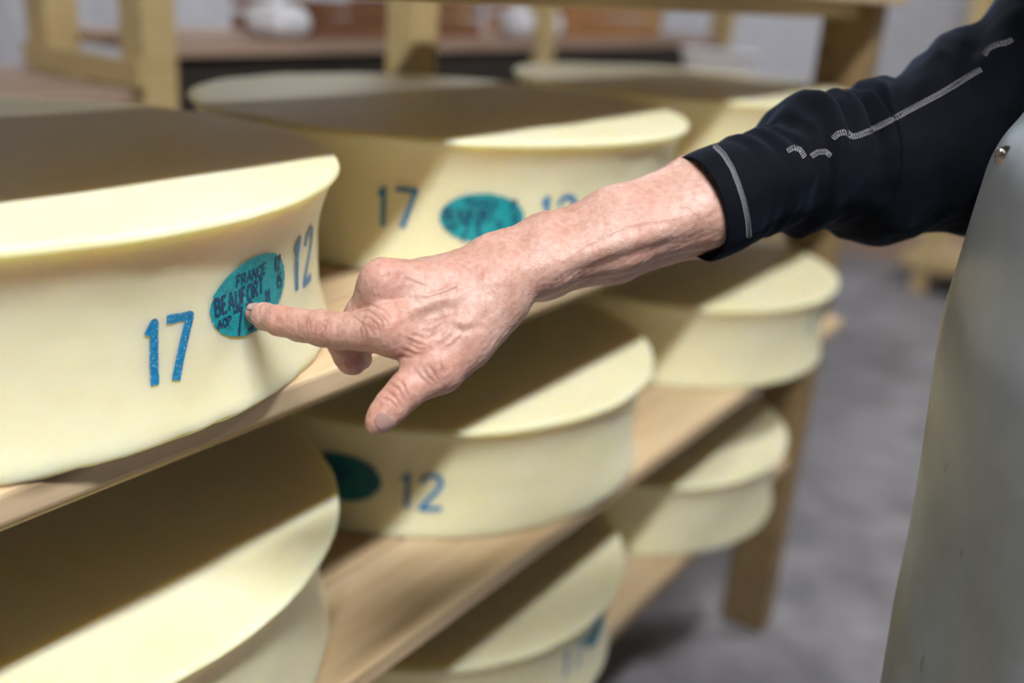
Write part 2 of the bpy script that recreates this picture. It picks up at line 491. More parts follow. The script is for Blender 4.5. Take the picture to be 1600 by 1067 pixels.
def stamp_numeral(parent, text, th_mid, v_mid, h, wd, rot=0.0, wx=1.0, gap=0.22, name='stamped_number'):
    tw = text_width(text, h, wx, gap)
    c, s = math.cos(rot), math.sin(rot)
    u0 = -c * tw / 2 + s * h / 2; v0 = v_mid - s * tw / 2 - c * h / 2
    return on_side(name, ribbon(strokes(text, u0, v0, h, wx, gap, rot), wd), math.radians(th_mid), 0.0007, M_BLUE, parent)
def stamp_oval(parent, th_mid, v_mid, w, h, rot=0.0, mat=None, letters=True, seed=0):
    o = on_side('oval_stamp', oval(w, h, rot, 0, v_mid, seed), math.radians(th_mid), 0.0008, mat or M_TEAL, parent)
    if letters:
        c, s = math.cos(rot), math.sin(rot)
        ls = []; thick = []
        def put(t, x, y, hh, wx=1.0, gap=.22):
            return strokes(t, c * x - s * y, v_mid + s * x + c * y, hh, wx, gap, rot)
        k = w / 0.080
        A = put('FRANCE', -.0165 * k, .0105 * k, .0072 * k, 1.0, .2) + put('AOP', -.035 * k, -.0115 * k, .0052 * k, 1.05)
        Bl = put('BEAUFORT', -.036 * k, -.0025 * k, .0108 * k, .72, .18) + put('12', .0245 * k, .0075 * k, .0098 * k, .62, .14) + put('15', .0275 * k, -.006 * k, .0095 * k, .62, .14) + put('11', .0125 * k, -.0105 * k, .0075 * k, .8, .14)
        Cl = put('73', -.021 * k, -.0225 * k, .0175 * k, .75, .25)
        vv = []; ff = []
        for lns, wd in ((A, .0013 * k), (Bl, .0019 * k), (Cl, .0024 * k)):
            V, Fc = ribbon(lns, wd); b0 = sum(len(q) for q in vv)
            vv.append(V); ff += [tuple(i + b0 for i in f) for f in Fc]
        on_side('stamp_lettering', (np.concatenate(vv), ff), math.radians(th_mid), 0.0012, M_NAVY, o)
    return o

GRP = 'fresh cheese wheels on the rack'
def wheel(x, y, lev, mesh, label, rot):
    r = thing('cheese_wheel', label, 'cheese wheel', (x, y, Z_TOP1 - WH - LEVEL * lev), 0, GRP)
    b = link('wheel_body', mesh, M_CHEESE, r); b.rotation_euler[2] = rot
    return r
wA1 = wheel(-0.42506, 0.68836, 0, WHEEL_MESHES[0], 'pale yellow cheese wheel the finger points at, upper shelf, nearest the lens', 0.3)
wB1 = wheel(-0.10143, 1.18578, 0, WHEEL_MESHES[1], 'cheese wheel behind the hand and forearm, middle of the upper shelf', 1.1)
wC1 = wheel(0.25830, 1.71175, 0, WHEEL_MESHES[2], 'farthest cheese wheel on the upper shelf, behind the dark sleeve', 2.2)
wA2 = wheel(-0.42501, 0.69825, 1, WHEEL_MESHES[1], 'cheese wheel at bottom left, directly below the one being pointed at', 3.1)
wB2 = wheel(-0.10538, 1.19356, 1, WHEEL_MESHES[2], 'cheese wheel below the thumb, with cut-off oval stamp and number 12', 4.0)
wC2 = wheel(0.26696, 1.67985, 1, WHEEL_MESHES[0], 'cheese wheel under the rolled cuff, far end of the middle shelf', 5.0)
wB3 = wheel(-0.11081, 1.19103, 2, WHEEL_MESHES[0], 'lowest cheese wheel at the bottom edge, below the pale front plank', 0.9)
wC3 = wheel(0.22699, 1.67013, 2, WHEEL_MESHES[1], 'lowest cheese wheel beside the dark leg of the rack, over the floor', 1.9)

# stamps on the wheel being pointed at
stamp_numeral(wA1, '17', -35.1, WH - .0780, .0385, .0056, -0.07, 0.70, .12)
stamp_oval(wA1, -19.9, WH - .0605, .080, .0510, 0.07, letters=True, seed=2)
stamp_numeral(wA1, '12', -4.2, WH - .0565, .0385, .0058, 0.0, 0.95, .26)
stamp_numeral(wB1, '17', -94.0, WH - .071, .037, .0048, 0.0, 0.85, .20)
stamp_oval(wB1, -76.3, WH - .0762, .083, .0480, 0.0, seed=5)
stamp_numeral(wB1, '12', -60.0, WH - .074, .036, .0048)
stamp_oval(wB2, -104.0, WH - .072, .088, .056, 0.0, M_TEALD, seed=7)
stamp_numeral(wB2, '12', -86.0, WH - .079, .040, .0055, 0.0)
stamp_numeral(wC2, '17', -35.5, WH - .050, .036, .0055, 0.0)
stamp_oval(wC2, -19.0, WH - .050, .083, .048, 0.0, seed=9)
stamp_numeral(wB3, '17', -37.0, WH - .062, .040, .0050)
stamp_oval(wB3, -22.0, WH - .055, .083, .048, 0.0, seed=11)
stamp_oval(wC1, -60.0, WH - .072, .083, .048, 0.0, seed=12)

# ------------------------------------------------------------------ the front rack
rack = thing('storage_rack', 'pale wooden rack holding the fresh cheese wheels', 'rack', (ROW_B[0], ROW_B[1], 0), ROW_ANG)
RL0, RL1 = -1.45, 0.95
zb = lambda l: Z_TOP1 - WH - LEVEL * l
PL_T = 0.020
plank_cache = {}
for lev, front in ((-1, .268), (0, .272), (1, .266), (2, .226)):
    gap = 0.003
    n1 = front; ws = (.115, .125, .12, .12)
    for k, wd in enumerate(ws):
        n0 = n1 - wd
        link('shelf_plank', box_mesh('shelf_plank', RL0 + .01 * k, RL1 - .006 * ((k + lev) % 3), -n1, -n0, zb(lev) - PL_T, zb(lev), 0.003), M_WOOD, rack)
        n1 = n0 - gap
    for n in ((.185, -.20) if lev >= 0 else (.185,)):
        link('rail', box_mesh('rail', RL0 + .02, RL1 - .06, -n - .02, -n + .02, zb(lev) - PL_T - (.027 if lev < 0 else .045), zb(lev) - PL_T - .0005, 0.003), M_POST, rack)
    for a in (RL1 - .045, RL0 + .03):
        link('cross_rail', box_mesh('cross_rail', a - .02, a + .02, -.139, .20, zb(lev) - PL_T - (.027 if lev < 0 else .045), zb(lev) - PL_T - .0005, 0.003), M_POST, rack)
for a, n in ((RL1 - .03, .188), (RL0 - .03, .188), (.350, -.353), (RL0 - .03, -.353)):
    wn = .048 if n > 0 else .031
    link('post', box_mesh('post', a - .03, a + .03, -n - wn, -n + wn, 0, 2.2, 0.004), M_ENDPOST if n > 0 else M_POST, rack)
for k in range(6):
    link('added_back_board', box_mesh('added_back_board', RL0, RL1, .300, .314, .06 + .15 * k, .06 + .15 * k + .147, 0.002), M_DARK, rack)  # unseen boards added behind the rack to keep light off the shaded wheels

# ------------------------------------------------------------------ the rear rack and bench
rack2 = thing('storage_rack', 'rear wooden rack with crates and white bundles behind the cheese', 'rack', (ROW_B[0], ROW_B[1], 0), ROW_ANG)
RN0, RN1, S2 = -1.24, -.86, 1.145
for a in (.235, 1.54, 2.84):
    for n in (RN1 - .035, RN0 + .035):
        link('post', box_mesh('post', a - .036, a + .036, -n - .036, -n + .036, 0, 2.1, .004), M_POST, rack2)
    for z in (S2 - .035, S2 + .42, S2 - .42):
        link('cross_rail', box_mesh('cross_rail', a - .05, a - .037, -RN1 + .0, -RN0 - .0, z - .045, z + .005, .003), M_POST, rack2)
for z in (S2, S2 - .42, S2 - .8, S2 + .455):
    n1 = RN1
    for k in range(3):
        link('shelf_plank', box_mesh('shelf_plank', .272, 2.80, -n1, -n1 + .122, z - .026, z, .002), M_BROWN, rack2)
        n1 -= .128
for z in (S2 - .30, S2 - .15):
    link('added_back_board', box_mesh('added_back_board', .272, 2.80, -RN0 + .004, -RN0 + .02, z - .07, z + .07, .002), M_DARK, rack2)  # dark boards added to give the rear rack its shaded interior
bp = link('shade_front_board', box_mesh('shade_front_board', .275, 2.80, -RN1 + .02, -RN1 + .036, S2 - .20, S2 - .027, .002), M_DARK, rack2)  # dark strip standing in for the shade under the rear shelf
bp['label'] = 'dark board standing in for the shade below the shelf'

bench = thing('work_bench', 'pinkish wooden bench top behind the nearest cheese wheel', 'bench', (ROW_B[0], ROW_B[1], 0), ROW_ANG)
for k in range(4):
    link('plank', box_mesh('plank', -1.5, .19, .88 + .105 * k, .98 + .105 * k, 1.035, 1.062, .003), M_BROWN, bench)
for a in (-1.45, .14):
    for n in (-.92, -1.25):
        link('leg', box_mesh('leg', a - .03, a + .03, -n - .03, -n + .03, 0, 1.0345, .003), M_POST, bench)

def crate(a0, a1, n0, n1, z, h, mat, label):
    r = thing('wooden_crate', label, 'crate', (*rk((a0 + a1) / 2, (n0 + n1) / 2, z)[:2], z), ROW_ANG, 'crates on the rear rack')
    la, ln = (a1 - a0) / 2, (n1 - n0) / 2; t = .012
    link('base_board', box_mesh('base_board', -la, la, -ln, ln, 0, t, .001), mat, r)
    for s in (-1, 1):
        for k in range(2):
            z0 = .001 + k * h / 2 + t; z1 = (k + 1) * h / 2 - .003
            link('side_slat', box_mesh('side_slat', -la, la, s * ln - (t if s > 0 else 0), s * ln + (0 if s > 0 else t), z0, max(z1, z0 + .01), .001), mat, r)
            link('end_slat', box_mesh('end_slat', s * la - (t if s > 0 else 0), s * la + (0 if s > 0 else t), -ln + t, ln - t, z0, max(z1, z0 + .01), .001), mat, r)
    return r
crate(.70, .98, -1.22, -.93, S2, .075, M_CRATE, 'red-brown wooden crate left of the yellow post, beside a white bundle')
crate(1.10, 1.34, -1.22, -.95, S2, .085, M_CRATE, 'red-brown wooden crate just right of the yellow post')
crate(1.70, 2.30, -1.20, -.90, S2, .105, M_ORANGE, 'long orange-brown wooden crate between the far white bundles')

def bundle(a, n, z, rx, ry, h, label, seed, pw=2.6):
    """a soft white cloth bundle with a gathered knot"""
    r = thing('cloth_bundle', label, 'bundle', (*rk(a, n, z)[:2], z), ROW_ANG, 'white bundles on the rear rack')
    nu, nv = 40, 18; V = []; Fc = []
    for j in range(nv + 1):
        t = math.pi * j / nv
        for k in range(nu):
            p = 2 * math.pi * k / nu
            st = abs(math.sin(t)) ** (2 / pw); ct = math.copysign(abs(math.cos(t)) ** (2 / pw), math.cos(t))
            f = 1 + .05 * math.sin(5 * p + seed) * math.sin(t) + .03 * math.sin(9 * p + 3 * t + seed)
            V.append((rx * st * math.cos(p) * f, ry * st * math.sin(p) * f, h / 2 - h / 2 * ct))
    for j in range(nv):
        for k in range(nu):
            Fc.append((j * nu + k, j * nu + (k + 1) % nu, (j + 1) * nu + (k + 1) % nu, (j + 1) * nu + k))
    link('cloth', mesh_from('cloth', V, Fc), M_WHITE, r)
    vv, ff = lathe('knot', [(.0003, h * .97), (.012, h * .98), (.016, h + .006), (.010, h + .014), (.02, h + .028), (.001, h + .024)], 20)
    vv = [(x * (1 + .2 * math.sin(4 * math.atan2(y, x))), y, zz) for x, y, zz in vv]
    link('knot', mesh_from('knot', vv, ff), M_WHITE, r)
    return r
bundle(.60, -.95, S2, .062, .075, .075, 'white cloth bundle on the rear shelf left of the red-brown crate', 1)
bundle(1.36 + .12, -.93, S2, .05, .05, .085, 'white cloth bundle on the rear shelf just left of the thin far post', 2)
bundle(1.63, -.915, S2, .035, .04, .075, 'small white cloth bundle on the rear shelf just right of the thin far post', 3)

def tub(a, n, z, r0, h, label):
    r = thing('plastic_tub', label, 'tub', (*rk(a, n, z)[:2], z), ROW_ANG)
    vv, ff = lathe('tub', [(.0005, 0), (r0 * .86, 0), (r0 * .9, .004), (r0, h), (r0 - .004, h), (r0 * .86, .008), (.0005, .008)], 40)
    link('tub_body', mesh_from('tub_body', vv, [tuple(reversed(f)) for f in ff]), M_PLASTIC, r)
    vv, ff = lathe('rim', [(r0 - .006, h - .006), (r0 + .006, h - .006), (r0 + .007, h + .004), (r0 - .006, h + .004), (r0 - .006, h - .006)], 40)
    link('rim', mesh_from('rim', vv, [tuple(reversed(f)) for f in ff]), M_PLASTIC, r)
    return r
# a small white table at the far end, behind the farthest wheel
side_tb = thing('stand', 'pale stand at the far end behind the farthest wheel', 'stand', (*rk(1.80, -.42, 0)[:2], 0), ROW_ANG)
for k in range(3):
    link('plank', box_mesh('plank', -.22, .22, -.18 + .122 * k, -.18 + .122 * k + .116, 1.05, 1.075, .002), M_POST, side_tb)
for sx in (-1, 1):
    for sy in (-1, 1):
        link('leg', box_mesh('leg', sx * .19 - .025, sx * .19 + .025, sy * .15 - .025, sy * .15 + .025, 0, 1.0495, .002), M_POST, side_tb)
tub(1.76, -.42, 1.075, .105, .075, 'round white plastic tub behind the farthest cheese wheel')

# ------------------------------------------------------------------ third rack far across the room (right of the end post)
rack3 = thing('storage_rack', 'far empty wooden rack against the back wall, right of the end post', 'rack', (ROW_B[0], ROW_B[1], 0), ROW_ANG)
for n in (-.2, .75, 1.7):
    for a in (4.05, 4.5):
        link('post', box_mesh('post', a - .035, a + .035, -n - .035, -n + .035, 0, 2.1, .003), M_POST, rack3)
for z in (.20, 1.22, 1.7):
    for k in range(3):
        link('shelf_plank', box_mesh('shelf_plank', 4.01 + .18 * k, 4.01 + .18 * k + .165, -1.8, .30, z - .03, z, .003), M_WOOD, rack3)
    link('rail', box_mesh('rail', 3.995, 4.009, -1.8, .30, z - .075, z - .002, .003), M_POST, rack3)

# ------------------------------------------------------------------ person
PERSON_BASE = np.array([0.50, 0.60, 0.0])
person = thing('person', 'person in dark shirt and grey apron pointing a finger at a cheese stamp', 'person', (0, 0, 0))

# --- implicit surface for hand and forearm
AX = np.stack([RT, UP, FW])            # rows: grid axes
def toL(p): return AX @ (np.asarray(p) - CAM)
def fromL(V): return V @ AX + CAM
def H(x, y, z): return toL(P(x, y, z))

class Field:
    def __init__(s, lo, hi, h):
        s.lo = np.array(lo); s.h = h
        s.n = np.ceil((np.array(hi) - s.lo) / h).astype(int) + 1
        s.F = np.full(s.n, 1.0, np.float32)
    def window(s, p, r):
        a = np.clip(np.floor((np.min(p, 0) - r - s.lo) / s.h).astype(int), 0, s.n)
        b = np.clip(np.ceil((np.max(p, 0) + r - s.lo) / s.h).astype(int) + 1, 0, s.n)
        return a, b
    def grid(s, a, b):
        return [(s.lo[i] + s.h * np.arange(a[i], b[i])).astype(np.float32) for i in range(3)]
def smin(a, b, k):
    hh = np.maximum(k - np.abs(a - b), 0) / k
    return np.minimum(a, b) - hh * hh * k * 0.25
def cone_d(gx, gy, gz, p, q, r0, r1):
    p = p.astype(np.float32); d = (q - p).astype(np.float32); L2 = float(d @ d) + 1e-12
    X = gx[:, None, None] - p[0]; Y = gy[None, :, None] - p[1]; Z = gz[None, None, :] - p[2]
    t = np.clip((X * d[0] + Y * d[1] + Z * d[2]) / L2, 0, 1)
    return np.sqrt((X - t * d[0]) ** 2 + (Y - t * d[1]) ** 2 + (Z - t * d[2]) ** 2) - (r0 + (r1 - r0) * t)
def chain(fld, nodes, k=0.004, pad=0.03):
    """field of a tapered chain inside its window"""
    pts = np.array([n[0] for n in nodes]); rm = max(n[1] for n in nodes)
    a, b = fld.window(pts, rm + pad); g = fld.grid(a, b); out = None
    for (p, r0), (q, r1) in zip(nodes[:-1], nodes[1:]):
        c = cone_d(*g, np.array(p), np.array(q), r0, r1)
        out = c if out is None else smin(out, c, k)
    return a, b, out
def add(fld, nodes, kin, kout):
    a, b, o = chain(fld, nodes, kin, 0.03)
    sl = tuple(slice(a[i], b[i]) for i in range(3))
    fld.F[sl] = smin(fld.F[sl], o, kout)
def surface_nets(F, lo, h):
    S = F < 0
    c = [S[i:S.shape[0] - 1 + i, j:S.shape[1] - 1 + j, k:S.shape[2] - 1 + k] for i in (0, 1) for j in (0, 1) for k in (0, 1)]
    anyc = c[0].copy(); allc = c[0].copy()
    for q in c[1:]: anyc |= q; allc &= q
    act = anyc & ~allc
    idx = np.argwhere(act)
    cid = np.full(act.shape, -1, np.int32); cid[act] = np.arange(len(idx))
    corner = [(i, j, k) for i in (0, 1) for j in (0, 1) for k in (0, 1)]
    val = np.stack([F[idx[:, 0] + i, idx[:, 1] + j, idx[:, 2] + k] for i, j, k in corner], 1)
    acc = np.zeros((len(idx), 3)); cnt = np.zeros(len(idx))
    for e0 in range(8):
        for ax in range(3):
            if corner[e0][ax] == 0:
                t = list(corner[e0]); t[ax] = 1; e1 = corner.index(tuple(t))
                a, b = val[:, e0], val[:, e1]; m = (a < 0) != (b < 0)
                u = np.where(m, a / np.where(m, a - b, 1), 0)
                p = np.tile(np.array(corner[e0], float), (len(idx), 1)); p[:, ax] = u
                acc[m] += p[m]; cnt[m] += 1
    V = lo + h * (idx + acc / cnt[:, None])
    faces = []
    for ax in range(3):
        o1, o2 = [(1, 2), (2, 0), (0, 1)][ax]
        sl0 = [slice(None)] * 3; sl1 = [slice(None)] * 3
        sl0[ax] = slice(0, -1); sl1[ax] = slice(1, None)
        A_, B_ = S[tuple(sl0)], S[tuple(sl1)]
        ed = np.argwhere(A_ != B_)
        ok = (ed[:, o1] > 0) & (ed[:, o2] > 0) & (ed[:, o1] < cid.shape[o1]) & (ed[:, o2] < cid.shape[o2])
        ed = ed[ok]; flip = A_[tuple(ed.T)]
        def cc(d1, d2):
            e = ed.copy(); e[:, o1] -= d1; e[:, o2] -= d2; return cid[tuple(e.T)]
        q = np.stack([cc(0, 0), cc(1, 0), cc(1, 1), cc(0, 1)], 1)
        q[~flip] = q[~flip][:, ::-1]
        faces.append(q)
    return V, np.concatenate(faces)
def vert_normals(V, Fq):
    n = np.cross(V[Fq[:, 2]] - V[Fq[:, 0]], V[Fq[:, 3]] - V[Fq[:, 1]])
    out = np.zeros_like(V)
    for k in range(4): np.add.at(out, Fq[:, k], n)
    return out / np.maximum(np.linalg.norm(out, axis=1), 1e-12)[:, None]
def laplace(V, Fq, it, lam=.5):
    e = np.concatenate([Fq[:, [0, 1]], Fq[:, [1, 2]], Fq[:, [2, 3]], Fq[:, [3, 0]]])
    for _ in range(it):
        s = np.zeros_like(V); c = np.zeros(len(V))
        np.add.at(s, e[:, 0], V[e[:, 1]]); np.add.at(c, e[:, 0], 1)
        np.add.at(s, e[:, 1], V[e[:, 0]]); np.add.at(c, e[:, 1], 1)
        V = V + lam * (s / c[:, None] - V)
    return V

IDX = [(606, 514, .585, .0122), (562, 518, .5905, .0112), (530, 517, .5960, .0108), (503, 513, .6005, .0110), (470, 508, .6060, .0099), (437, 501, .6120, .0093), (415, 495, .6185, .0083), (399, 490, .6240, .0066)]
MID = [(598, 440, .592, .0126), (568, 488, .605, .0106), (538, 534, .6175, .0108), (545, 554, .6245, .0098), (550, 562, .631, .0094), (563, 560, .640, .0078)]
RNG = [(609, 437, .614, .0116), (582, 480, .630, .0102), (558, 516, .644, .0100), (570, 534, .655, .0090), (596, 526, .652, .0074)]
PNK = [(636, 442, .634, .0106), (612, 470, .648, .0092), (590, 498, .661, .0090), (602, 518, .667, .0080), (628, 514, .656, .0066)]
THB = [(772, 476, .618, .0160), (722, 532, .603, .0145), (684, 577, .590, .0132), (657, 597, .584, .0102), (633, 612, .580, .0108), (612, 634, .577, .0100), (597, 651, .5755, .0086), (588, 661, .5745, .0068)]
def nodes(lst): return [(H(x, y, z), r) for x, y, z, r in lst]
allp = []
ULN = [(772, 410, .634, .0150), (850, 378, .641, .0165), (960, 342, .655, .0195), (1090, 296, .675, .0225), (1165, 272, .683, .0225)]
RAD = [(785, 441, .614, .0155), (850, 416, .624, .0155), (960, 380, .638, .0185), (1100, 334, .660, .0215), (1165, 310, .672, .0200)]
FLX = [(790, 436, .638, .0150), (850, 430, .652, .0145), (960, 397, .676, .0180), (1100, 352, .700, .0205), (1165, 322, .702, .0190)]
for lst in (IDX, MID, RNG, PNK, THB, ULN, RAD, FLX): allp += [n[0] for n in nodes(lst)]
allp = np.array(allp)
HS = 0.00075
fld = Field(allp.min(0) - .045, allp.max(0) + .045, HS)
# palm and back of the hand
def addp(lst, kin=.006, kout=.014): add(fld, nodes(lst), kin, kout)
addp([(606, 514, .586, .0118), (660, 488, .595, .0098), (705, 470, .604, .0105), (748, 452, .613, .0135)], .01, .012)
addp([(598, 441, .593, .0122), (650, 441, .600, .0100), (705, 438, .609, .0110), (750, 434, .618, .0140)], .01, .016)
addp([(609, 438, .614, .0114), (660, 436, .620, .0100), (710, 430, .624, .0110), (757, 425, .628, .0135)], .01, .016)
addp([(636, 444, .634, .0106), (700, 440, .637, .0105), (765, 428, .638, .0125)], .01, .016)
addp([(640, 490, .612, .0150), (700, 478, .622, .0170), (755, 455, .628, .0160)], .01, .014)          # palm mass
addp([(776, 474, .617, .0160), (725, 526, .604, .0150), (684, 570, .592, .0130)], .01, .016)           # thenar
addp([(628, 536, .590, .0075), (668, 548, .592, .0090), (700, 535, .600, .0120)], .01, .014)           # web
addp([(700, 490, .603, .0110), (722, 505, .603, .0130), (752, 480, .609, .0140)], .01, .016)           # first dorsal muscle
# forearm
addp(ULN, .012, .018); addp(RAD, .012, .016); addp(FLX, .012, .016)
addp([(776, 394, .632, .0092), (792, 390, .634, .0098)], .006, .012)                                     # ulna head
base = fld.F
res = base.copy()
for lst, kj in ((IDX, .012), (MID, .010), (RNG, .008), (PNK, .008), (THB, .014)):
    a, b, o = chain(fld, nodes(lst), .0032, .02)
    sl = tuple(slice(a[i], b[i]) for i in range(3))
    res[sl] = np.minimum(res[sl], smin(base[sl], o, kj))
V, Fq = surface_nets(res, fld.lo, HS)
V = laplace(V, Fq, 5, .5)
# relief: everything below works on the surface points seen along the dorsal side
NV = vert_normals(V, Fq)
PXv = 800 + F_PX * V[:, 0] / V[:, 2]; PYv = 533.5 - F_PX * V[:, 1] / V[:, 2]
vdir = -V / np.linalg.norm(V, axis=1)[:, None]
facing = np.clip((np.sum(NV * vdir, 1) - .05) / .3, 0, 1)
disp = np.zeros(len(V)); crease = np.zeros(len(V)); red = np.zeros(len(V))
def line_field(pts, width, fade=True):
    """gaussian of distance to a polyline drawn on the skin (metres), tapering to its ends"""
    pts = np.array(pts, float); best = np.full(len(V), 1e9); par = np.zeros(len(V)); acc = 0.0
    seg = np.hypot(*np.diff(pts, axis=0).T); tot = seg.sum()
    for p, q, l in zip(pts[:-1], pts[1:], seg):
        d = q - p
        t = np.clip(((PXv - p[0]) * d[0] + (PYv - p[1]) * d[1]) / (l * l), 0, 1)
        dd = np.hypot(PXv - p[0] - t * d[0], PYv - p[1] - t * d[1])
        m = dd < best; best[m] = dd[m]; par[m] = (acc + t[m] * l) / tot; acc += l
    g = np.exp(-(best * V[:, 2] / F_PX / width) ** 2) * facing
    return g * (np.sin(np.pi * np.clip(par, .04, .96)) ** .6 if fade else 1)
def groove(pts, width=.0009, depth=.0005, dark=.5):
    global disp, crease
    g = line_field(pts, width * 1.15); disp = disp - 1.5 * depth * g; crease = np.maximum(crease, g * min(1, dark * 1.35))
def ridge(pts, width=.002, h=.0006):
    global disp
    disp = disp + h * line_field(pts, width)
def C5(x, y): return (360 + x * 450 / 1455, 360 + y * 330 / 1067)   # from an enlarged view to photo pixels
# knuckle of the index finger: concentric folds
for pl in ([(625, 415), (690, 400), (745, 430), (785, 480)], [(645, 440), (700, 440), (745, 480), (765, 545)], [(665, 470), (705, 490), (728, 540)],
           [(640, 400), (715, 375), (785, 405), (815, 450)], [(670, 440), (655, 500), (665, 545)], [(745, 420), (790, 455), (800, 500)],
           [(700, 410), (760, 455), (775, 520)], [(610, 430), (650, 455), (680, 500), (690, 545)]):
    groove([C5(*q) for q in pl], .00055, .00030, .40)
for pl in ([(375, 440), (385, 500), (400, 555)], [(435, 450), (425, 510), (430, 560)], [(455, 470), (480, 450), (495, 480)], [(450, 505), (470, 480), (480, 520)],
           [(400, 460), (405, 520)], [(495, 450), (470, 510), (455, 555)], [(235, 430), (232, 470)], [(250, 440), (246, 480)], [(265, 455), (258, 485)], [(150, 380), (140, 415)]):
    groove([C5(*q) for q in pl], .00055, .00024, .30)
for k in range(9):                                         # fine lines around the finger
    x0 = 300 + k * 33 + (k % 3) * 6
    groove([C5(x0 + 6, 440 + 3 * k), C5(x0, 480 + 4 * k), C5(x0 + 8, 520 + 5 * k)], .00042, .00010, .14)
for k in range(7):                                         # fan of fine lines over the knuckle
    a_ = -1.0 + k * .30
    groove([C5(735 + 45 * math.cos(a_ * 1.1 + 2.6), 490 + 70 * math.sin(a_ * 1.1 + 2.6)), C5(735 + 8 * k - 24, 480 + 12 * k - 36), C5(760 + 60 * math.cos(a_), 490 + 75 * math.sin(a_))], .00045, .00014, .20)
# thumb
for pl in ([(830, 740), (870, 770), (905, 850)], [(800, 770), (850, 800), (880, 860)], [(775, 800), (820, 830), (865, 890)], [(760, 840), (810, 860), (850, 905)], [(835, 720), (850, 700)],
           [(930, 700), (960, 740), (1010, 780)], [(1000, 680), (1030, 720), (1060, 770)], [(970, 690), (1000, 740), (1040, 775)], [(1060, 660), (1080, 720)]):
    groove([C5(*q) for q in pl], .0008, .00040, .40)
# web wrinkles between thumb and index
for pl in ([(730, 625), (820, 640), (900, 640), (960, 620), (1020, 600)], [(870, 600), (930, 625), (985, 615)], [(880, 560), (950, 600), (1030, 590)], [(900, 520), (980, 540), (1060, 500)],
           [(950, 500), (1010, 510), (1090, 440)], [(960, 470), (1040, 450), (1120, 420)], [(880, 540), (940, 570), (1000, 580)], [(1000, 560), (1060, 570), (1130, 520)], [(1040, 600), (1120, 580), (1180, 520)]):
    groove([C5(*q) for q in pl], .0010, .00055, .36)
# hollows and tendons of the back of the hand
groove([C5(*q) for q in ((900, 470), (980, 430), (1080, 400), (1170, 410))], .0045, .0016, .10)
groove([C5(*q) for q in ((1100, 490), (1180, 500), (1260, 470), (1340, 400))], .003, .0012, .14)
ridge([C5(*q) for q in ((800, 480), (900, 420), (1020, 370), (1150, 330), (1290, 250))], .0032, .0010)
ridge([C5(*q) for q in ((760, 200), (880, 200), (1010, 215), (1180, 200))], .0030, .0006)
ridge([C5(*q) for q in ((1080, 420), (1190, 480), (1290, 460), (1400, 370))], .003, .0012)
# veins
for pl in ([(860, 190), (880, 230), (960, 260), (1010, 280)], [(1090, 300), (1130, 285), (1180, 285)], [(920, 330), (1000, 330), (1100, 300), (1200, 250)], [(830, 340), (850, 390), (920, 420)],
           [(1130, 150), (1200, 180), (1260, 160)]):
    ridge([C5(*q) for q in pl], .0014, .00055); groove([(C5(*q)[0], C5(*q)[1] + 3) for q in pl], .0008, .0002, .22)
for pl in ([(840, 392), (880, 408), (915, 382), (980, 352), (1060, 340), (1100, 330)], [(1040, 318), (1075, 322), (1100, 345)], [(930, 330), (1000, 318), (1045, 300)]):
    ridge(pl, .0017, .0006); groove([(x, y + 4) for x, y in pl], .0012, .00014, .08)
# flexor edge under the forearm
groove([(872, 440), (930, 420), (1000, 398), (1070, 378), (1112, 362)], .0042, .0016, .12)
ridge([(860, 418), (930, 392), (1010, 366), (1110, 330)], .005, .0012)
disp += sin_noise(V, .012, 5) * .00014 + sin_noise(V, .0055, 6) * .00007
V = V + NV * disp[:, None]
def blob(x, y, r): return np.exp(-((PXv - x) ** 2 + (PYv - y) ** 2) / r ** 2)
red = np.clip(.42 * blob(610, 510, 42) + .30 * blob(505, 515, 26) + .35 * blob(430, 505, 30) + .30 * blob(690, 590, 42) + .5 * blob(590, 650, 34) + .45 * blob(620, 615, 32) + .30 * blob(600, 430, 32) + .55 * blob(545, 565, 30) + .15 * blob(760, 420, 60), 0, .7)
APR = [(1700, 40), (1648, 110), (1606, 176), (1574, 214), (1553, 250), (1539, 290), (1520, 350), (1499, 420), (1481, 480), (1468, 550), (1460, 610), (1449, 690), (1440, 750), (1426, 830), (1410, 905), (1396, 990), (1384, 1067), (1371, 1160), (1358, 1260)]
APF = .60
def apron_row(x, y):
    S = Pf(x, y, APF)
    h = np.array([S[0], S[1], 0.0]); h /= np.linalg.norm(h)        # horizontal viewing direction at the edge
    er = np.array([h[1], -h[0], 0.0])                              # to the right of it
    return S, er, -h
cS, cER, cEN = apron_row(1520, 350)
cc = cS + cER * .135; cc = np.array([cc[0], cc[1], 0.0])
hS, _, _ = apron_row(1384, 1067)
hip = hS + cER * .145; hip = np.array([hip[0], hip[1], 0.0])
def TP(base, er_, en_, z): return base + cER * er_ + cEN * en_ + np.array([0, 0, z])
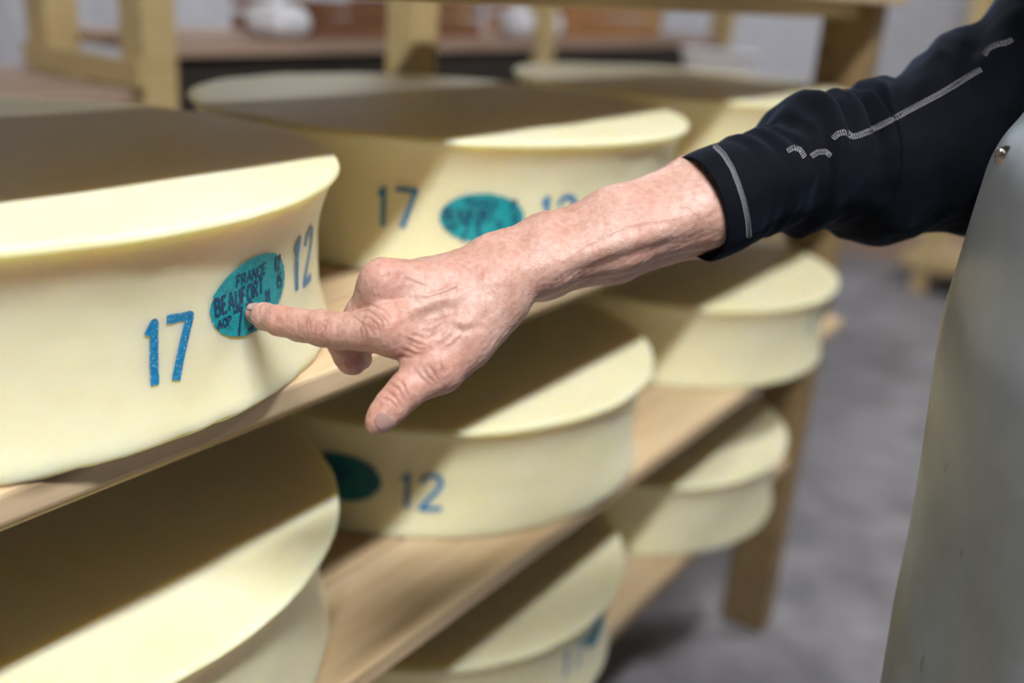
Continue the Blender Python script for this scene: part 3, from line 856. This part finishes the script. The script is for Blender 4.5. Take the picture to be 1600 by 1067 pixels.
# head and the other hand belong to the same body (above and outside the frame)
def field_mesh(parts, h, sm):
    pp = np.array([q[0] for ch in parts for q in ch[0]])
    f_ = Field(pp.min(0) - .10, pp.max(0) + .10, h)
    for nd, ki, ko in parts:
        a, b, o = chain(f_, nd, ki, .06); sl = tuple(slice(a[i], b[i]) for i in range(3))
        f_.F[sl] = smin(f_.F[sl], o, ko)
    return f_
def D(er_, en_, z, r): return (TP(cc, er_, en_, z), r)
head_parts = [([D(.060, 0, 1.555, .076), D(.005, 0, 1.570, .074)], .03, .03), ([D(-.030, 0, 1.510, .056), D(-.052, 0, 1.440, .030)], .03, .03),
              ([D(-.035, -.034, 1.500, .032), D(-.035, .034, 1.500, .032)], .02, .03), ([D(.025, 0, 1.36, .050), D(.030, 0, 1.49, .052)], .02, .03),
              ([D(-.083, 0, 1.535, .007), D(-.108, 0, 1.500, .011)], .006, .012), ([D(-.062, -.030, 1.552, .016), D(-.062, .030, 1.552, .016)], .006, .014),
              ([D(-.082, -.017, 1.466, .007), D(-.086, 0, 1.466, .009), D(-.082, .017, 1.466, .007)], .004, .008), ([D(-.062, -.030, 1.430, .012), D(-.062, .030, 1.430, .012)], .01, .02)]
for sg in (-1, 1):
    head_parts += [([D(.020, sg * .074, 1.500, .007), D(.030, sg * .080, 1.520, .011), D(.026, sg * .079, 1.545, .010)], .004, .006),
                   ([D(-.100, sg * .010, 1.497, .007), D(-.096, sg * .013, 1.497, .006)], .004, .006)]
hf = field_mesh(head_parts, .0035, 1)
V2, F2 = surface_nets(hf.F, hf.lo, hf.h); V2 = laplace(V2, F2, 2, .5)
hand_parts = [([D(.035, .225, .87, .027), D(.030, .227, .80, .026)], .01, .02), ([D(.050, .228, .78, .015), D(.052, .226, .715, .013)], .01, .02), ([D(.012, .228, .78, .015), D(.008, .226, .715, .013)], .01, .02), ([D(.030, .228, .78, .016), D(.030, .226, .712, .014)], .01, .02)]
for q, ln_ in ((-.004, .075), (.018, .085), (.040, .080), (.058, .062)):
    hand_parts.append(([D(q, .226, .712, .0105), D(q - .004, .220, .712 - ln_ * .5, .0095), D(q - .010, .200, .712 - ln_ * .85, .0085), D(q - .012, .186, .712 - ln_ * .95, .0072)], .004, .006))
hand_parts.append(([D(.012, .222, .785, .015), D(-.018, .214, .745, .0125), D(-.026, .206, .712, .0110), D(-.028, .200, .690, .0085)], .005, .012))
gf = field_mesh(hand_parts, .0025, 1)
V3, F3 = surface_nets(gf.F, gf.lo, gf.h); V3 = laplace(V3, F3, 2, .5)
WV = fromL(V); BV = np.concatenate([WV, V2, V3]); BF = np.concatenate([Fq, F2 + len(WV), F3 + len(WV) + len(V2)])
# upper arms and shoulders under the shirt join forearm, neck and the other hand into one skin
core = catmull([P(1150, 296, .685), P(1250, 265, .700), P(1345, 262, .711), P(1500, 205, .717), TP(cc, .035, -.150, 1.28), TP(cc, .035, 0, 1.33), TP(cc, .035, .170, 1.27), TP(cc, .055, .215, 1.03), TP(cc, .035, .225, .862)], 4)
RC = 12; n0_ = len(BV); TVc = []; TFc = []
for k in range(len(core)):
    d_ = core[min(k + 1, len(core) - 1)] - core[max(k - 1, 0)]; d_ /= np.linalg.norm(d_)
    e_ = np.cross(d_, cER + np.array([.1, .2, .3])); e_ /= np.linalg.norm(e_); g_ = np.cross(d_, e_)
    rr_ = .018 if k < 5 or k > len(core) - 4 else .030
    TVc += [core[k] + rr_ * (math.cos(t) * e_ + math.sin(t) * g_) for t in np.linspace(0, 2 * math.pi, RC, endpoint=False)]
TFc = [(n0_ + k * RC + m_, n0_ + k * RC + (m_ + 1) % RC, n0_ + (k + 1) * RC + (m_ + 1) % RC, n0_ + (k + 1) * RC + m_) for k in range(len(core) - 1) for m_ in range(RC)]
TVc = np.array(TVc)
def near(arr, off, p): return off + int(np.argmin(((arr - p) ** 2).sum(1)))
for ring_, arr, off in ((0, WV, 0), (20, V2, len(WV)), (len(core) - 1, V3, len(WV) + len(V2))):
    b_ = ring_ * RC
    for m_ in range(0, RC, 2):
        i0 = near(arr, off, TVc[b_ + m_]); q_ = np.array([BV[i0]]); 
        nb = [f for f in (Fq if off == 0 else (F2 + off if off == len(WV) else F3 + off))[np.any((Fq if off == 0 else (F2 + off if off == len(WV) else F3 + off)) == i0, axis=1)]][0]
        kk = list(nb).index(i0); i1 = int(nb[(kk + 1) % 4])
        TFc.append((i0, i1, n0_ + b_ + (m_ + 1) % RC, n0_ + b_ + m_))
BV = np.concatenate([BV, TVc]); BF = np.concatenate([BF, np.array(TFc)])
pad_ = np.zeros(len(BV) - len(WV)); red = np.concatenate([red, pad_ + .12]); crease = np.concatenate([crease, pad_])
body_me = mesh_from('body', BV, BF)
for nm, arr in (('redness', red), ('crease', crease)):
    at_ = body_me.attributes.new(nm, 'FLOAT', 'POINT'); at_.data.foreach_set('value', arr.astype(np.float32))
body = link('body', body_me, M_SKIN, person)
body['label'] = 'bare hand and forearm, index finger extended'
# short grey hair and eyes
hh_ = field_mesh([([D(.060, 0, 1.557, .082), D(.008, 0, 1.573, .080)], .03, .03)], .004, 1)
gx_, gy_, gz_ = (hh_.lo[i] + hh_.h * np.arange(hh_.n[i]) for i in range(3))
ER_ = (gx_[:, None, None] - cc[0]) * cER[0] + (gy_[None, :, None] - cc[1]) * cER[1] + 0 * gz_[None, None, :]
cut = -((gz_[None, None, :] - 1.565) + np.minimum((ER_ - .02) * 1.2, .06)) * .75
HV, HF = surface_nets(np.maximum(hh_.F, cut).astype(np.float32), hh_.lo, hh_.h); HV = laplace(HV, HF, 2, .5)
HV = HV + vert_normals(HV, HF) * (sin_noise(HV, .02, 91) * .0012)[:, None]
link('hair', mesh_from('hair', HV, HF), mat_flat('grey_hair', (0.16, 0.15, 0.14), 0.7), person)
M_EYE = mat_flat('eye', (0.7, 0.68, 0.65), 0.2)
for sg in (-1, 1):
    vv, ff = lathe('eye', [(.0115 * math.sin(math.pi * k / 10) + 1e-5, .0115 * math.cos(math.pi * k / 10)) for k in range(11)], 16)
    link('eye', mesh_from('eye', np.array(vv) + TP(cc, -.066, sg * .031, 1.529), ff), M_EYE, person)

body_bvh = BVHTree.FromPolygons([tuple(q) for q in fromL(V)], [tuple(int(i) for i in q) for q in Fq])
def nail(p0, p1, r0, r1, dors, mat, wid, name='fingernail'):
    """curved plate over the end of a finger from p0 (root) to p1 (free edge), world points on the axis"""
    p0, p1, dors = (np.array(q, float) for q in (p0, p1, dors))
    ax = (p1 - p0) / np.linalg.norm(p1 - p0); dors = dors - ax * (dors @ ax); dors /= np.linalg.norm(dors); sd = np.cross(ax, dors)
    nu, nv = 14, 12; VV = []; FF = []
    for lay, off in ((0, .00050), (1, -.0008)):
        for j in range(nv + 1):
            t = j / nv; c = p0 + (p1 - p0) * t; r = r0 + (r1 - r0) * t
            wd = wid * math.sqrt(max(.02, 1 - (max(0, abs(t - .5) - .16) / .345) ** 2))
            for i in range(nu + 1):
                f = (i / nu * 2 - 1) * wd
                u_ = math.cos(f) * dors + math.sin(f) * sd
                hp = body_bvh.ray_cast(Vector(c + u_ * .02), Vector(-u_), .02)[0]
                rr_ = (np.array(hp) - c) @ u_ if hp is not None else r
                rr_ = min(max(rr_, r * .75), r * 1.3)
                VV.append(c + (rr_ + off) * u_)
    s = (nu + 1) * (nv + 1)
    for j in range(nv):
        for i in range(nu):
            a = j * (nu + 1) + i
            FF.append((a, a + 1, a + nu + 2, a + nu + 1)); FF.append((s + a, s + a + nu + 1, s + a + nu + 2, s + a + 1))
    rim = [j * (nu + 1) for j in range(nv + 1)] + [nv * (nu + 1) + i for i in range(1, nu + 1)] + [j * (nu + 1) + nu for j in range(nv - 1, -1, -1)] + [i for i in range(nu - 1, 0, -1)]
    for a, b in zip(rim, rim[1:] + rim[:1]): FF.append((a, b, s + b, s + a))
    return link(name, mesh_from(name, VV, FF), mat, body)
nail(P(412, 494, .6190), P(391, 486.5, .6265), .0080, .0066, UP * .9 - FW * .45, M_NAIL, .85)
nail(P(603, 645, .5760), P(584.5, 664, .5740), .0096, .0072, RT * .52 - FW * .88 - UP * .25, M_TNAIL, .80)

# --- sleeve
RINGS = [((1062, 247), (1117, 408), .668, .038), ((1085, 236), (1137, 401), .671, .039), ((1112, 226), (1162, 389), .674, .038), ((1150, 213), (1187, 373), .679, .039),
         ((1188, 205), (1214, 363), .684, .041), ((1205, 201), (1233, 358), .687, .042), ((1211, 182), (1246, 361), .690, .046), ((1226, 165), (1256, 366), .693, .048),
         ((1252, 157), (1270, 362), .697, .049), ((1278, 158), (1285, 356), .700, .049), ((1294, 163), (1302, 356), .703, .049), ((1306, 158), (1325, 359), .706, .052),
         ((1322, 148), (1343, 378), .709, .054), ((1342, 133), (1368, 384), .711, .056), ((1370, 118), (1402, 377), .713, .058), ((1408, 105), (1440, 363), .715, .060),
         ((1448, 83), (1478, 361), .716, .062), ((1492, 50), (1528, 372), .718, .066), ((1560, -2), (1600, 392), .720, .072), ((1640, -70), (1690, 400), .722, .078), ((1720, 20), (1760, 330), .705, .060), ((1775, 150), (1785, 210), .690, .012)]
rows = catmull([(*a, *b, z, hd) for a, b, z, hd in RINGS], 8)
Tw = np.array([P(r[0], r[1], r[4]) for r in rows]); Bw = np.array([P(r[2], r[3], r[4]) for r in rows]); Cw = (Tw + Bw) / 2
MS = 110
axd = np.gradient(Cw, axis=0)
for _ in range(14): axd[1:-1] = (axd[:-2] + axd[1:-1] + axd[2:]) / 3
axd /= np.linalg.norm(axd, axis=1)[:, None]
SV = []
ringx = (rows[:, 0] + rows[:, 2]) / 2
def fold(x, ph):
    """height of the cloth folds: x = photo column of the ring, ph = angle (0 top, pi/2 towards the camera)"""
    d = 0.0
    front = max(0.0, math.sin(ph)) ; pw = (ph + math.pi) % (2 * math.pi) - math.pi; topf = max(0.0, math.cos(1.2 * (pw - .30))) ** 1.2 if abs(pw - .30) < 1.3 else 0.0; pw = max(-1.6, min(2.2, pw))
    g = lambda c, wdt: math.exp(-((x - c) / wdt) ** 2)
    # bunched folds in front of the elbow
    d += .0075 * g(1248 + 9 * math.sin(ph * 2), 11) * topf ** .7
    d -= .0105 * g(1267 + 5 * math.sin(ph * 2), 6) * topf
    d += .0085 * g(1284 + 10 * math.cos(ph), 8) * topf
    d -= .0105 * g(1304 + 8 * math.cos(ph), 6) * topf
    d += .0050 * g(1320 + 10 * math.cos(ph), 7) * topf
    d -= .0055 * g(1334 + 12 * math.cos(ph), 6) * topf
    d += .0035 * g(1340 + 16 * math.cos(ph), 13) * topf
    d -= .0040 * g(1228 + 14 * math.cos(ph), 9) * max(0, math.sin(ph + .5))
    # ring pleats behind the cuff
    for c, aa in ((1145, -.0012), (1156, .0016), (1170, -.0026), (1184, .0020), (1196, -.0024), (1206, .0014)):
        d += aa * g(c + 10 * math.sin(ph), 5.5) * (.25 + .75 * topf)
    # long diagonal folds on the upper arm
    d += .0070 * math.exp(-((x - 1420 - 75 * (.9 - pw)) / 26) ** 2) * topf
    d -= .0065 * math.exp(-((x - 1475 - 80 * (.9 - pw)) / 24) ** 2) * topf
    d += .0060 * math.exp(-((x - 1535 - 80 * (.9 - pw)) / 28) ** 2) * topf
    d -= .0055 * math.exp(-((x - 1372 - 50 * (.9 - pw)) / 20) ** 2) * topf
    return d
for i in range(len(rows)):
    e1 = (Tw[i] - Bw[i]) / 2; u1 = e1 / np.linalg.norm(e1)
    e2 = np.cross(u1, axd[i]); e2 /= np.linalg.norm(e2)
    if e2 @ FW > 0: e2 = -e2
    hd = rows[i][5]
    for k in range(MS):
        ph = 2 * math.pi * k / MS
        rr = math.cos(ph) * e1 + math.sin(ph) * e2 * hd
        un = rr / np.linalg.norm(rr)
        SV.append(Cw[i] + rr + un * fold(ringx[i], ph))
SV = np.array(SV)
_un = SV - np.repeat(Cw, MS, axis=0); _un /= np.linalg.norm(_un, axis=1)[:, None]
_amp = np.repeat(np.clip((ringx - 1150) / 80, 0, 1), MS)
SV = SV + _un * (_amp * (sin_noise(SV, .045, 71) * .0012 + sin_noise(SV, .02, 72) * .0004))[:, None]
# rolled cuff edge: extra rings turned inwards
ins = []
for dist, shr in ((.0006, .0006), (.0004, .0018), (-.006, .0026), (-.02, .003)):
    ring = SV[:MS]; cen = Cw[0]; rad_ = ring - cen; ln = np.linalg.norm(rad_, axis=1)[:, None]
    ins.append(cen + rad_ * (1 - shr / ln) - axd[0] * dist)
SVall = np.concatenate(ins[::-1] + [SV]); NR = len(SVall) // MS
SF = np.array([(j * MS + k, (j + 1) * MS + k, (j + 1) * MS + (k + 1) % MS, j * MS + (k + 1) % MS) for j in range(NR - 1) for k in range(MS)])
# torso: sections across the trunk, in the vertical frame of the body
# shirt trunk with both shoulders, collar and the other arm hanging down
tr_parts = [([(TP(cc, .01, sg * .065, 1.20), .105), (TP((cc + hip) / 2, .01, sg * .060, 1.02), .108), (TP(hip, .01, sg * .060, .84), .112)], .03, .05) for sg in (-1, 1)]
tr_parts += [([(TP(cc, .035, -.150, 1.285), .062), (TP(cc, .045, .0, 1.31), .070), (TP(cc, .035, .165, 1.285), .062)], .03, .05),
             ([(TP(cc, .045, .0, 1.30), .066), (TP(cc, .035, .0, 1.41), .058)], .02, .04),
             ([(TP(cc, .035, -.150, 1.28), .066), (P(1650, 150, .722), .072)], .02, .04),
             ([(TP(cc, .035, .175, 1.28), .062), (TP(cc, .055, .215, 1.03), .050), (TP(cc, .035, .225, .84), .040)], .02, .03)]
tp = np.array([q[0] for ch in tr_parts for q in ch[0]])
tf = Field(tp.min(0) - .14, tp.max(0) + .14, .005)
for nd, ki, ko in tr_parts:
    a, b, o = chain(tf, nd, ki, .08); sl = tuple(slice(a[i], b[i]) for i in range(3))
    tf.F[sl] = smin(tf.F[sl], o, ko)
TV, TF = surface_nets(tf.F, tf.lo, tf.h)
TV = laplace(TV, TF, 3, .5)
_tn = vert_normals(TV, TF); TV = TV + _tn * (sin_noise(TV, .09, 81) * .0022 + sin_noise(TV, .04, 82) * .0010)[:, None]
ALLV = np.concatenate([SVall, TV]); ALLF = np.concatenate([SF, TF + len(SVall)])
shirt = link('shirt', mesh_from('shirt', ALLV, ALLF), M_CLOTH, person)
shirt['label'] = 'navy black long-sleeved shirt with grey stitching'
sol = None
sl_bvh = BVHTree.FromPolygons([tuple(q) for q in SVall], [tuple(int(i) for i in q) for q in SF])
def hit(bvh, x, y):
    d = Vector(ray(x, y)).normalized(); h = bvh.ray_cast(Vector(CAM), d)
    return (np.array(h[0]), np.array(h[1])) if h[0] is not None else (None, None)
def stitch_band(pts, width, step, twidth, name, bvh):
    """a row of short crosswise threads with two edge threads, lying on the cloth"""
    pts = np.array(pts, float); seg = np.hypot(*np.diff(pts, axis=0).T); cum = np.concatenate([[0], np.cumsum(seg)])
    VV = []; FF = []
    n = int(cum[-1] / step); samp = []
    for i in range(n + 1):
        s = i * step; k = min(np.searchsorted(cum, s, 'right') - 1, len(seg) - 1); t = (s - cum[k]) / seg[k]
        q = pts[k] + (pts[k + 1] - pts[k]) * t; d = (pts[k + 1] - pts[k]) / seg[k]
        samp.append((q, np.array([-d[1], d[0]]), d))
    def bar(x0, x1, off, hw):
        a, na = hit(bvh, *x0); b, nb = hit(bvh, *x1)
        if a is None or b is None or np.linalg.norm(a - b) > .02: return
        if na @ (a - CAM) > 0: na = -na
        if nb @ (b - CAM) > 0: nb = -nb
        d = b - a; s1 = np.cross(d, na); l_ = np.linalg.norm(s1)
        if l_ < 1e-9: return
        s1 = s1 / l_ * hw; b0 = len(VV)
        a = a + na * off; b = b + nb * off; m = (a + b) / 2 + (na + nb) * .0003
        for c, nn in ((a - na * off * 1.3, na), (m, na), (b - nb * off * 1.3, nb)):
            VV.append(c - s1); VV.append(c + s1)
        FF.append((b0, b0 + 1, b0 + 3, b0 + 2)); FF.append((b0 + 2, b0 + 3, b0 + 5, b0 + 4))
    for i, (q, nn, d) in enumerate(samp):
        bar(q - nn * width / 2 - d * .6, q + nn * width / 2 + d * .6, .0004, twidth)
        if i < len(samp) - 1:
            q2, n2, _ = samp[i + 1]
            for s in (-1, 1): bar(q + s * nn * width / 2, q2 + s * n2 * width / 2, .0003, twidth * .6)
    if VV:
        o = link(name, mesh_from(name, VV, FF), M_THREAD, shirt); return o
stitch_band([(1116, 228), (1130, 241), (1144, 264), (1154, 290), (1162, 315), (1168, 345), (1170, 372)], 7, 2.4, .00020, 'cuff_stitching', sl_bvh)
stitch_band([(1231, 236), (1240, 231), (1250, 234), (1257, 246)], 7, 3.4, .00022, 'seam_stitching', sl_bvh)
stitch_band([(1268, 244), (1277, 238), (1290, 237), (1298, 244)], 7, 3.4, .00022, 'seam_stitching', sl_bvh)
stitch_band([(1302, 216), (1310, 209), (1322, 206), (1331, 214), (1342, 212), (1375, 197), (1420, 173), (1470, 146), (1510, 122), (1534, 108)], 7.5, 3.6, .00022, 'seam_stitching', sl_bvh)
stitch_band([(1539, 86), (1545, 76), (1558, 70), (1572, 67), (1584, 61)], 7.5, 3.6, .00022, 'seam_stitching', sl_bvh)

# --- apron
apr_rows = catmull([(x, y) for x, y in APR], 4)
NAp = 70; AV = []
ex = []
for i, (x, y) in enumerate(apr_rows):
    S, er, en = apron_row(x, y); ex.append((S, er, en))
S, er, en = ex[-1]; S2_, _, _ = ex[-6]; stp = (S - S2_) / np.linalg.norm(S - S2_) * .05
for k in range(1, 9): ex.append((S + stp * k, er, en))
for i, (S, er, en) in enumerate(ex):
    dn = max(0.0, (1.12 - S[2]))                       # distance below the chest
    up_ = min(1.0, max(0.0, (S[2] - 1.04) / .16)); up_ = up_ * up_ * (3 - 2 * up_)
    tmax = math.radians(165 - 95 * up_)
    for t in np.linspace(math.radians(-70), tmax, NAp):
        fl = .010 * dn * math.sin(5.0 * t + 1.0) * 1.6 + .014 * dn * math.sin(9 * t + 2 + 3 * dn) * max(0, math.sin(t))
        fl *= min(1, max(0, (t + .05) / .5)) if t > -.05 else .3
        fl += .11 * dn ** 1.5 * math.sin(6.2 * t + .4 + 1.5 * dn) * min(1, max(0, (t - .2) / .5))
        fl += .0022 / (1 + math.exp((t - .20) / .02))          # doubled hem along the edge
        q = S + er * (.135 * (1 - math.cos(t)) - fl * math.cos(t)) + en * (.185 + .0) * math.sin(t) + en * fl * math.sin(t)
        AV.append(q)
AV = np.array(AV); nr = len(ex)
AF = np.array([(j * NAp + k, (j + 1) * NAp + k, (j + 1) * NAp + k + 1, j * NAp + k + 1) for j in range(nr - 1) for k in range(NAp - 1)])
apron_me = mesh_from('apron', AV, AF)
apron = link('apron', apron_me, M_APRON, person); apron['label'] = 'grey-white vinyl apron'
so = apron.modifiers.new('thickness', 'SOLIDIFY'); so.thickness = .0022; so.offset = -1
ap_bvh = BVHTree.FromPolygons([tuple(q) for q in AV], [tuple(int(i) for i in q) for q in AF])
def frame_obj(o, p, nrm):
    z = Vector(nrm).normalized(); x = Vector((0, 0, 1)).cross(z).normalized(); y = z.cross(x)
    m_ = Matrix((x, y, z)).transposed().to_4x4(); m_.translation = Vector(p); o.matrix_world = m_
p_, n_ = hit(ap_bvh, 1569, 243)
if p_ is not None:
    if n_ @ (p_ - CAM) > 0: n_ = -n_
    n_ = n_ * .75 - ray(1569, 243) * .65; n_ /= np.linalg.norm(n_)
    vv, ff = lathe('snap', [(.0001, .0016), (.0032, .0016), (.0040, .0010), (.0050, .0014), (.0057, .0004), (.0057, -.004)], 28)
    sn = link('snap_button', mesh_from('snap_button', vv, ff), M_STEEL, apron)
    frame_obj(sn, p_ + n_ * .0002, n_)
    vv, ff = lathe('stud', [(.0001, .0042), (.0012, .0040), (.0021, .0030), (.0023, .0018), (.0018, .0006), (.0018, 0)], 20)
    st = link('stud', mesh_from('stud', vv, ff), M_STEEL, sn)
    st.location = (-.0012, .0012, .0012)

# neck strap of the apron
for t_ in (-50, 60):
    S, er, en = ex[0]; t = math.radians(t_)
    p0 = S + er * .135 * (1 - math.cos(t)) + en * .185 * math.sin(t) + np.array([0, 0, -.02])
    sg = 1 if t_ > 0 else -1
    path = catmull([p0, TP(cc, -.045, sg * .075, 1.33), TP(cc, .03, sg * .068, 1.385), TP(cc, .09, sg * .05, 1.40), TP(cc, .118, 0, 1.39)], 6)
    VV = []; FF = []
    for k in range(len(path)):
        d_ = path[min(k + 1, len(path) - 1)] - path[max(k - 1, 0)]; d_ /= np.linalg.norm(d_)
        ctr = TP(cc, .035, 0, path[k][2] - .03); o_ = path[k] - ctr; o_ -= d_ * (o_ @ d_); o_ /= np.linalg.norm(o_); w_ = np.cross(d_, o_)
        for su, sv in ((-1, -1), (1, -1), (1, 1), (-1, 1)): VV.append(path[k] + w_ * su * .011 + o_ * (sv * .0012 + .003))
    for k in range(len(path) - 1):
        for m_ in range(4): FF.append((4 * k + m_, 4 * k + (m_ + 1) % 4, 4 * k + 4 + (m_ + 1) % 4, 4 * k + 4 + m_))
    link('neck_strap', mesh_from('neck_strap', VV, FF, False), M_APRON, apron)

# --- trousers and boots, below the frame
S, er, en = ex[len(apr_rows) - 1]; hipc = S + er * .14
trou = []
for s in (-1, 1):
    VV = []
    top = np.array([hipc[0], hipc[1], hipc[2]]) + en * s * .09
    for j in range(12):
        t = j / 11; z = top[2] + .05 - t * (top[2] + .05 - .10)
        r = .085 - .025 * t; 
        for k in range(28):
            f = 2 * math.pi * k / 28; w_ = 1 + .03 * math.sin(3 * f + 9 * t)
            VV.append((top[0] + r * w_ * math.cos(f), top[1] + r * w_ * math.sin(f), z))
    FF = [(j * 28 + k, (j + 1) * 28 + k, (j + 1) * 28 + (k + 1) % 28, j * 28 + (k + 1) % 28) for j in range(11) for k in range(28)]
    link('trouser_leg', mesh_from('trouser_leg', VV, FF), M_TROUSER, person)
    VV = []; fwd = -er
    prof = [(0, .0, 1.0), (.015, .004, 1.03), (.05, .0, 1.0), (.085, -.03, .82), (.12, -.07, .62), (.25, -.075, .62), (.26, -.075, .60)]
    for z, sh, sc in prof:
        for k in range(28):
            f = 2 * math.pi * k / 28
            ln_ = .145 * (1.0 if z < .09 else .6) * sc; wd = .052 * min(1, .75 + sc * .3)
            c = np.array([top[0], top[1], 0]) + fwd * (.07 + sh)
            VV.append(c + fwd * ln_ * math.cos(f) + en * wd * math.sin(f) + np.array([0, 0, z]))
    FF = [(j * 28 + k, (j + 1) * 28 + k, (j + 1) * 28 + (k + 1) % 28, j * 28 + (k + 1) % 28) for j in range(len(prof) - 1) for k in range(28)]
    FF.append(tuple(range(28)))
    link('boot', mesh_from('boot', VV, FF), M_BOOT, person)
